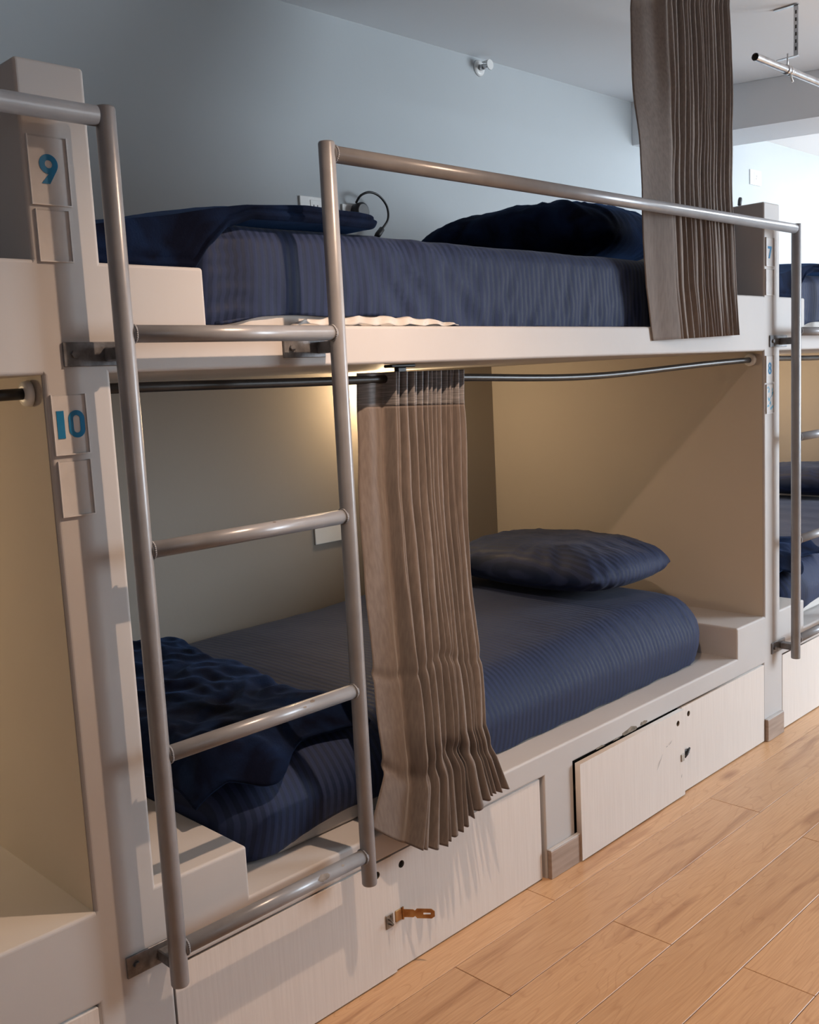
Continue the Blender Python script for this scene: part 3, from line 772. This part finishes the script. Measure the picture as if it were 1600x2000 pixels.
def blanket_up():
    t = thing('blanket', 'folded navy fleece blanket over the foot of the upper mattress, left of the guard rail', 'blanket', (.33, .5, 1.58))
    zt_tab = [(0, (1.545, 0, 0)), (.10, (1.565, 0, 0)), (.32, (1.603, 0, 0)), (.46, (1.612, 0, 0)), (.60, (1.611, 0, 0)), (.665, (1.606, 0, 0))]
    zb_tab = [(0, (1.4825, 0, 0)), (.200, (1.4825, 0, 0)), (.235, (1.525, 0, 0)), (.275, (1.560, 0, 0)), (.33, (1.577, 0, 0)), (.50, (1.580, 0, 0)), (.665, (1.580, 0, 0))]
    rows = []; nx = 130
    for i in range(nx+1):
        a = i/nx; X = .002+.645*(1-(1-a)**1.15)
        zt, zb = interp(zt_tab, X).x, interp(zb_tab, X).x
        cap = math.sqrt(max(0, 1-max(0, (X-.625)/.0225)**2)) if X > .625 else 1
        mid = zb+(zt-zb)*.5; h = (zt-zb)*cap; zt_, zb_ = mid+h/2, mid-h/2
        yf = .030+.006*math.sin(X*11)+.010*(1-cap)
        row = []
        for k in range(8): row.append((X, lerp(.20, yf+.012, k/8), zb_+.0008))
        nf = 22
        for k in range(nf+1):
            th = -PI/2+PI*k/nf; zz = lerp(zb_, zt_, .5+.5*math.sin(th))
            yy = yf+.010*(1-abs(math.cos(th))**.45)
            # hemmed border that follows the lower edge
            db = zz-zb_
            yy += .0045*math.exp(-((db-.017)/.0035)**2) - .003*math.exp(-((db-.009)/.005)**2)
            yy -= .006*nz(X, zz*1.5, 0, 10, 2)*(1-math.exp(-db/.01))
            row.append((X, yy, zz))
        for k in range(1, 41):
            v = k/40; y = lerp(yf+.012, .98, v**1.2)
            z = zt_+.022*sstep(0, .35, v)*(1-sstep(.7, 1, v))*(1-sstep(.5, .66, X)) + .006*ridge(nz(X, y*.6, 0, 6, 3))*sstep(0, .1, v)-.002
            row.append((X, y, z))
        for k in range(1, 7): row.append((X, .98, lerp(z, zb_+.0008, k/6)))
        rows.append([(p[0]-.33, p[1]-.5, p[2]-1.58) for p in row])
    m_ = len(rows[0]); vs = [p for r in rows for p in r]; fs = []
    for i in range(nx):
        for j in range(m_): fs.append((i*m_+j, (i+1)*m_+j, (i+1)*m_+(j+1) % m_, i*m_+(j+1) % m_))
    fs.append(tuple(range(m_))); fs.append(tuple(nx*m_+j for j in reversed(range(m_))))
    me = bpy.data.meshes.new('fleece'); me.from_pydata(vs, [], fs); me.update()
    bm = bmesh.new(); bm.from_mesh(me); bmesh.ops.recalc_face_normals(bm, faces=bm.faces); bm.to_mesh(me); bm.free()
    link('fleece', me, VELVET, t, True)
    return t
bl_up = blanket_up()
dup(bl_up, L, 'navy fleece blanket in the far upper berth, right of the number 7 partition')

# ------------------------------------------------------------------ curtain rods
def rod(label, bx, xs=None, mat=RODM):
    t = thing('curtain_rod', label, 'curtain rod', (bx, .085, 1.27), 'curtain rods under the upper platforms')
    pts = []
    for i in range(41):
        u = i/40; X = .0065+2.287*u
        z = 1.2835-.026*math.exp(-((X-1.45)/.55)**2)-.004*sstep(0, .5, X)*(1-sstep(.5, 1, X))
        y = .090-.045*sstep(1.6, 2.3, X)-.02*(1-sstep(0, .5, X))
        pts.append((X, y-.085, z-1.27))
    tube('rod', mat, t, pts, .0090, 16)
    for s, p in ((1, pts[0]), (-1, pts[-1])):
        tube('flange', WHITEP, t, [(p[0]-s*.003, p[1], p[2]), (p[0]-s*.001, p[1], p[2]), (p[0]+s*.008, p[1], p[2]), (p[0]+s*.010, p[1], p[2])], [.014, .021, .019, .012], 20)
    b = box('hanger', BLACKP, t, .700, .775, -.012, .014, .0305, .0372, .002, 1)
    box('hanger_stem', BLACKP, b, .725, .752, -.006, .008, .010, .031, .002, 1)
    return t
rod_m = rod('dark curtain rod across the lower berth, carrying the low curtain', 0)
rod_l = rod('black curtain rod end on the left partition, left of the number 10', -L, mat=BLACKM)
rod_r = rod('thin curtain rod behind the far ladder at the right edge', L)

def tall_rod(bx, label, z=2.28):
    t = thing('curtain_rod', label, 'curtain rod', (bx, .13, z), 'galvanised curtain rods hung from the ceiling')
    def tb(x0, x1, r):
        bm = bmesh.new(); bm_tube(bm, [(x0, 0, 0), (x1, 0, 0)], r, 24, False)
        bm_tube(bm, [(x1, 0, 0), (x0, 0, 0)], r*.86, 24, False)
        return bm
    bm = tb(.10, 2.25, .0125)
    # annular ends
    o = link('tube', mesh_from(bm, 'tube'), GALV, t, True)
    bm = bmesh.new()
    bm_tube(bm, [(.11, 0, 0), (.113, 0, 0)], .0108, 20); link('bore_shade', mesh_from(bm, 'bore_shade'), DARKH, t)  # dark disc stands in for the shade inside the open tube
    for hx in (.350, 1.95):
        b = box('slotted_bracket', GALV, t, hx-.0015, hx+.0015, -.036, -.020, .042, ZC-z-.001, 0)
        box('top_flange', GALV, b, hx-.008, hx+.008, -.036, .050, ZC-z-.0045, ZC-z-.0015)
        box('bottom_arm', GALV, b, hx-.008, hx+.008, -.036, .040, .040, .0425)
        for k in range(6 if z < 2.3 else 0): box('slot', DARKH, b, hx-.0019, hx+.0019, -.0305, -.0255, .060+k*.024, .072+k*.024)
        tube('bolt', GALV, t, [(hx, .002, .010), (hx, .002, .056)], .003, 8)
        c = tube('pipe_clamp', GALV, t, [(hx-.020, 0, 0), (hx-.018, 0, 0), (hx-.004, 0, 0), (hx-.003, 0, 0), (hx+.003, 0, 0), (hx+.004, 0, 0), (hx+.016, 0, 0), (hx+.018, 0, 0)], [.0135, .0165, .0165, .014, .014, .0165, .0165, .0135], 20)
        tube('clamp_tail', WHITEP, c, [(hx+.006, -.004, -.012), (hx+.010, -.012, -.040)], .004, 8)
    return t
tall_rod(L, 'galvanised curtain tube with open end hanging from the ceiling, top right corner')
tall_rod(0, 'galvanised tube the tall curtain hangs from, above the upper berth', z=2.43)

# ------------------------------------------------------------------ curtains
def curtain(name, label, left, right, nz_, npl, panel, amp, seed, pd=(.15, .30, .18, .0), hem=None, tape=None, group='taupe pleated curtains', loc=(0, 0, 0), kinks=(), flip=1):
    """left/right: tables s -> point for the side edges. Returns a curtain swept through a pleat cross-section."""
    rnd = random.Random(seed)
    t = thing(name, label, 'curtain', loc, group)
    # cross-section control points (t, depth) : a wide flat panel, then tight pleats of varying width
    ctl = [(0, pd[0]), (panel*.33, pd[1]), (panel*.7, pd[2]), (panel*.97, pd[3])]
    ws = [.55+rnd.random()*.9 for _ in range(npl)]; tot = sum(ws); x = panel; dev = []
    for k, w_ in enumerate(ws):
        wd = w_/tot*(1-panel)
        sk = (.18+.25*rnd.random())
        ctl.append((x+wd*(.10+.14*rnd.random()), .72+.35*rnd.random())); ctl.append((x+wd*(.45+sk*.2), .75+.2*rnd.random()))
        ctl.append((x+wd*(.70+.16*rnd.random()), (-.12+.22*rnd.random()) if rnd.random() > .4 else -.30)); x += wd
    ctl.append((1.0, .5))
    m = len(ctl); ph = [rnd.random()*10 for _ in range(m)]
    sub = 4
    def section(s):
        c = []
        for k, (a, b) in enumerate(ctl):
            q = a + (.012+.012*s)*nz(s*3.2, ph[k], 0, 1.0, 0)*(1 if 0 < k < m-1 else 0)
            dd = b + .35*nz(s*2.2, ph[k]+5, 0, 1.0, 0)*(1 if k > 3 else .6)
            c.append((q, dd))
        out = []
        for k in range(m-1):
            p0 = c[max(0, k-1)]; p1 = c[k]; p2 = c[k+1]; p3 = c[min(m-1, k+2)]
            for j in range(sub):
                u = j/sub; w4 = .5
                def cat(i):
                    t1 = (p2[i]-p0[i])*.35; t2 = (p3[i]-p1[i])*.35
                    return (2*u**3-3*u*u+1)*p1[i] + (u**3-2*u*u+u)*t1 + (-2*u**3+3*u*u)*p2[i] + (u**3-u*u)*t2
                out.append((cat(0), cat(1)))
        out.append(c[-1]); return out
    rows = []
    for i in range(nz_+1):
        s = i/nz_; A = interp(left, s); B = interp(right, s); sec = section(s)
        dirv = (B-A); wv = dirv.length; row = []
        nrm = Vector((dirv.y, -dirv.x, 0)).normalized()
        a_ = amp(s)
        for (q, dd) in sec:
            p = A + dirv*q
            p += nrm*(dd-.35)*a_
            for (ks, kw, kd) in kinks:
                g = math.exp(-((s-ks-.015*math.sin(q*9))/kw)**2)
                p += nrm*kd*g*(.6+.8*nz(q*4, ks, 0, 1, 3))
            if hem: p.z += hem(q)*sstep(.80, 1, s)
            p.x += .004*nz(q*5, s*7, 0, 1, 6)
            p -= Vector(loc); row.append(p)
        rows.append(row)
    if tape:
        kt = int(nz_*tape)
        grid_mesh('heading_tape', rows[:kt+1], TAPE, t, thick=.0016)
        grid_mesh('cloth', rows[kt:], CURT, t, thick=.0016)
    else: grid_mesh('cloth', rows, CURT, t, thick=.0016)
    return t
leftL = [(0, (.621, .088, 1.292)), (.075, (.617, .088, 1.222)), (.25, (.592, .07, 1.056)), (.48, (.566, .035, .845)), (.70, (.545, .0, .635)), (.80, (.534, -.02, .547)), (.885, (.532, -.03, .467)), (1, (.482, -.036, .366))]
rightL = [(0, (.923, .075, 1.290)), (.075, (.915, .075, 1.212)), (.30, (.898, .065, .992)), (.56, (.879, .035, .742)), (.70, (.856, .005, .615)), (.83, (.834, -.018, .492)), (.90, (.850, -.032, .42)), (1, (.872, -.052, .335))]
curtain('curtain', 'short taupe pleated curtain gathered in the middle of the lower berth', leftL, rightL, 130, 15, .24, lambda s: .038+.010*s, 11, pd=(.05, .32, .35, .15),
        hem=lambda q: -.075*math.sin(PI*min(1, max(0, q*1.25)))**1.0*(1 if q < .8 else 1), tape=.08, loc=(.75, .05, 0.0), kinks=((.66, .012, -.008), (.87, .014, -.014)))
leftU = [(-.12, (1.755, .125, 2.44)), (0, (1.735, .125, 2.292)), (.08, (1.708, .105, 2.22)), (.35, (1.625, .035, 1.965)), (.64, (1.553, -.022, 1.685)), (.85, (1.565, -.022, 1.487)), (1, (1.597, -.020, 1.345))]
rightU = [(-.12, (2.275, .105, 2.44)), (0, (2.235, .09, 2.36)), (.08, (2.215, .075, 2.25)), (.35, (2.14, .035, 2.00)), (.62, (2.052, -.018, 1.725)), (.85, (2.072, -.018, 1.502)), (1, (2.092, -.018, 1.358))]
leftU = [((s_+.12)/1.12, (p_[0]+.026+.05*max(0, 1-(s_+.12)/.75), p_[1], p_[2])) for s_, p_ in leftU]; rightU = [((s_+.12)/1.12, p_) for s_, p_ in rightU]
curtain('curtain', 'tall taupe pleated curtain hanging from the ceiling past the upper guard rail', leftU, rightU, 90, 17, .23, lambda s: .036-.018*sstep(.3, .62, s), 23, pd=(-.62, -.25, .35, .75), loc=(1.85, 0, 0),
        kinks=((.5, .05, .004),))

# ------------------------------------------------------------------ sockets, reading lamps, sprinkler
def outlet(label, x, z, w_=.115, h=.072, holes=True, y=D):
    t = thing('outlet', label, 'outlet', (x, y, z), 'white wall plates')
    box('plate', WHITEP, t, -w_/2, w_/2, -.007, -.0003, -h/2, h/2, .002, 2)
    if holes:
        m_ = box('socket', WHITEP, t, -.022, .022, -.0085, -.0071, -h*.36, h*.36, .001, 1)
        for xx, zz in ((-.008, .008), (.008, .008), (0, -.006)):
            box('slot', DARKH, m_, xx-.0016, xx+.0016, -.0089, -.0086, zz-.005, zz+.005)
    return t
outlet('white socket plate on the wall above the upper blanket, left of the ladder post', 1.420, 1.853, .13, .078)
outlet('white wall plate behind the round black lamp base', 1.585, 1.842, .09, .078, holes=False)
outlet('white plate on the lower berth wall, below the second ladder rung', 1.395, .765, .13, .075, holes=False)
outlet('small white plate on the lower berth wall beside the low curtain', 1.60, .780, .10, .066, holes=False)
outlet('white socket on the far overexposed wall, right of the tall curtain', 4.6, 2.28, .13, .08)
def lamp(label, x, z, pts):
    t = thing('reading_lamp', label, 'lamp', (x, D-.008, z))
    tube('base', BLACKP, t, [(0, 0, 0), (0, -.003, 0), (0, -.030, 0), (0, -.036, 0)], [.029, .031, .031, .024], 28)
    box('switch', WHITEP, t, -.004, .004, -.040, -.0362, -.020, -.012, .001, 1)
    tube('gooseneck', BLACKP, t, pts, .0042, 10)
    a, b = Vector(pts[-2]), Vector(pts[-1]); dv = (b-a).normalized()
    tube('lamp_head', BLACKP, t, [b-dv*.002, b, b+dv*.030, b+dv*.040], [.006, .010, .011, .009], 16)
    return t
def arc(P):
    out = []
    for k in range(len(P)-1):
        p0, p1, p2, p3 = [Vector(P[max(0, min(len(P)-1, k+d_))]) for d_ in (-1, 0, 1, 2)]
        for j in range(6):
            u = j/6
            out.append(((2*p1)+(p2-p0)*u+(2*p0-5*p1+4*p2-p3)*u*u+(3*p1-p0-3*p2+p3)*u**3)*.5)
    out.append(Vector(P[-1])); return out
lamp('black round-based reading lamp with arched gooseneck above the upper mattress', 1.605, 1.856,
     arc([(-.020, -.02, .028), (-.014, -.04, .050), (.020, -.05, .062), (.065, -.05, .052), (.098, -.05, .020), (.100, -.05, -.022), (.068, -.05, -.058)]))
lamp('small black gooseneck lamp poking above the far partition', 4.30, 1.90,
     arc([(0, -.02, .03), (-.03, -.04, .09), (-.01, -.05, .15), (.005, -.05, .20)]))
def berth_lamp(x, z, label, e):
    t = thing('reading_lamp', label, 'lamp', (x, D-.0025, z))
    tube('base', WHITEP, t, [(0, 0, 0), (0, -.020, 0)], .028, 24)
    tube('lens', GLOWM, t, [(0, -.020, -.002), (0, -.034, -.002)], [.024, .020], 24)
    l = light('POINT', 'reading_light', (x, D-.11, z+.002), e*3.6, (1.0, .72, .42), shadow_soft_size=.02)
    return t
berth_lamp(1.605, 1.255, 'lit warm reading lamp hidden behind the top of the low curtain', 3.6)
berth_lamp(-L+1.60, 1.235, 'lit warm reading lamp inside the left lower berth', 6.5)
berth_lamp(L+1.70, 1.235, 'lit warm reading lamp inside the far lower berth', 3.0)
t = thing('sprinkler', 'white fire sprinkler on the back wall just under the ceiling', 'sprinkler', (2.294, D, 2.455))
tube('escutcheon', WHITEP, t, [(0, -.0003, 0), (0, -.004, 0), (0, -.008, 0)], [.031, .030, .020], 24)
tube('nozzle', GALV, t, [(0, -.008, 0), (0, -.030, 0)], [.012, .010], 12)
for s in (-1, 1): tube('frame_arm', GALV, t, [(s*.010, -.026, 0), (s*.015, -.040, 0), (s*.003, -.056, 0)], .0025, 8)
tube('deflector', WHITEP, t, [(0, -.056, 0), (0, -.059, 0)], [.020, .019], 12)
box('shield', WHITEP, t, -.016, .016, -.058, -.028, .012, .0145, .001, 1)
t = thing('added_fill_panel', 'added white fill panel, out of view beyond the dropped beam', 'ceiling light', (5.7, -.2, ZC))  # unseen housing added around the fill light
box('housing', WHITEP, t, -.62, .62, -.32, .32, -.018, -.0005, .002, 1)
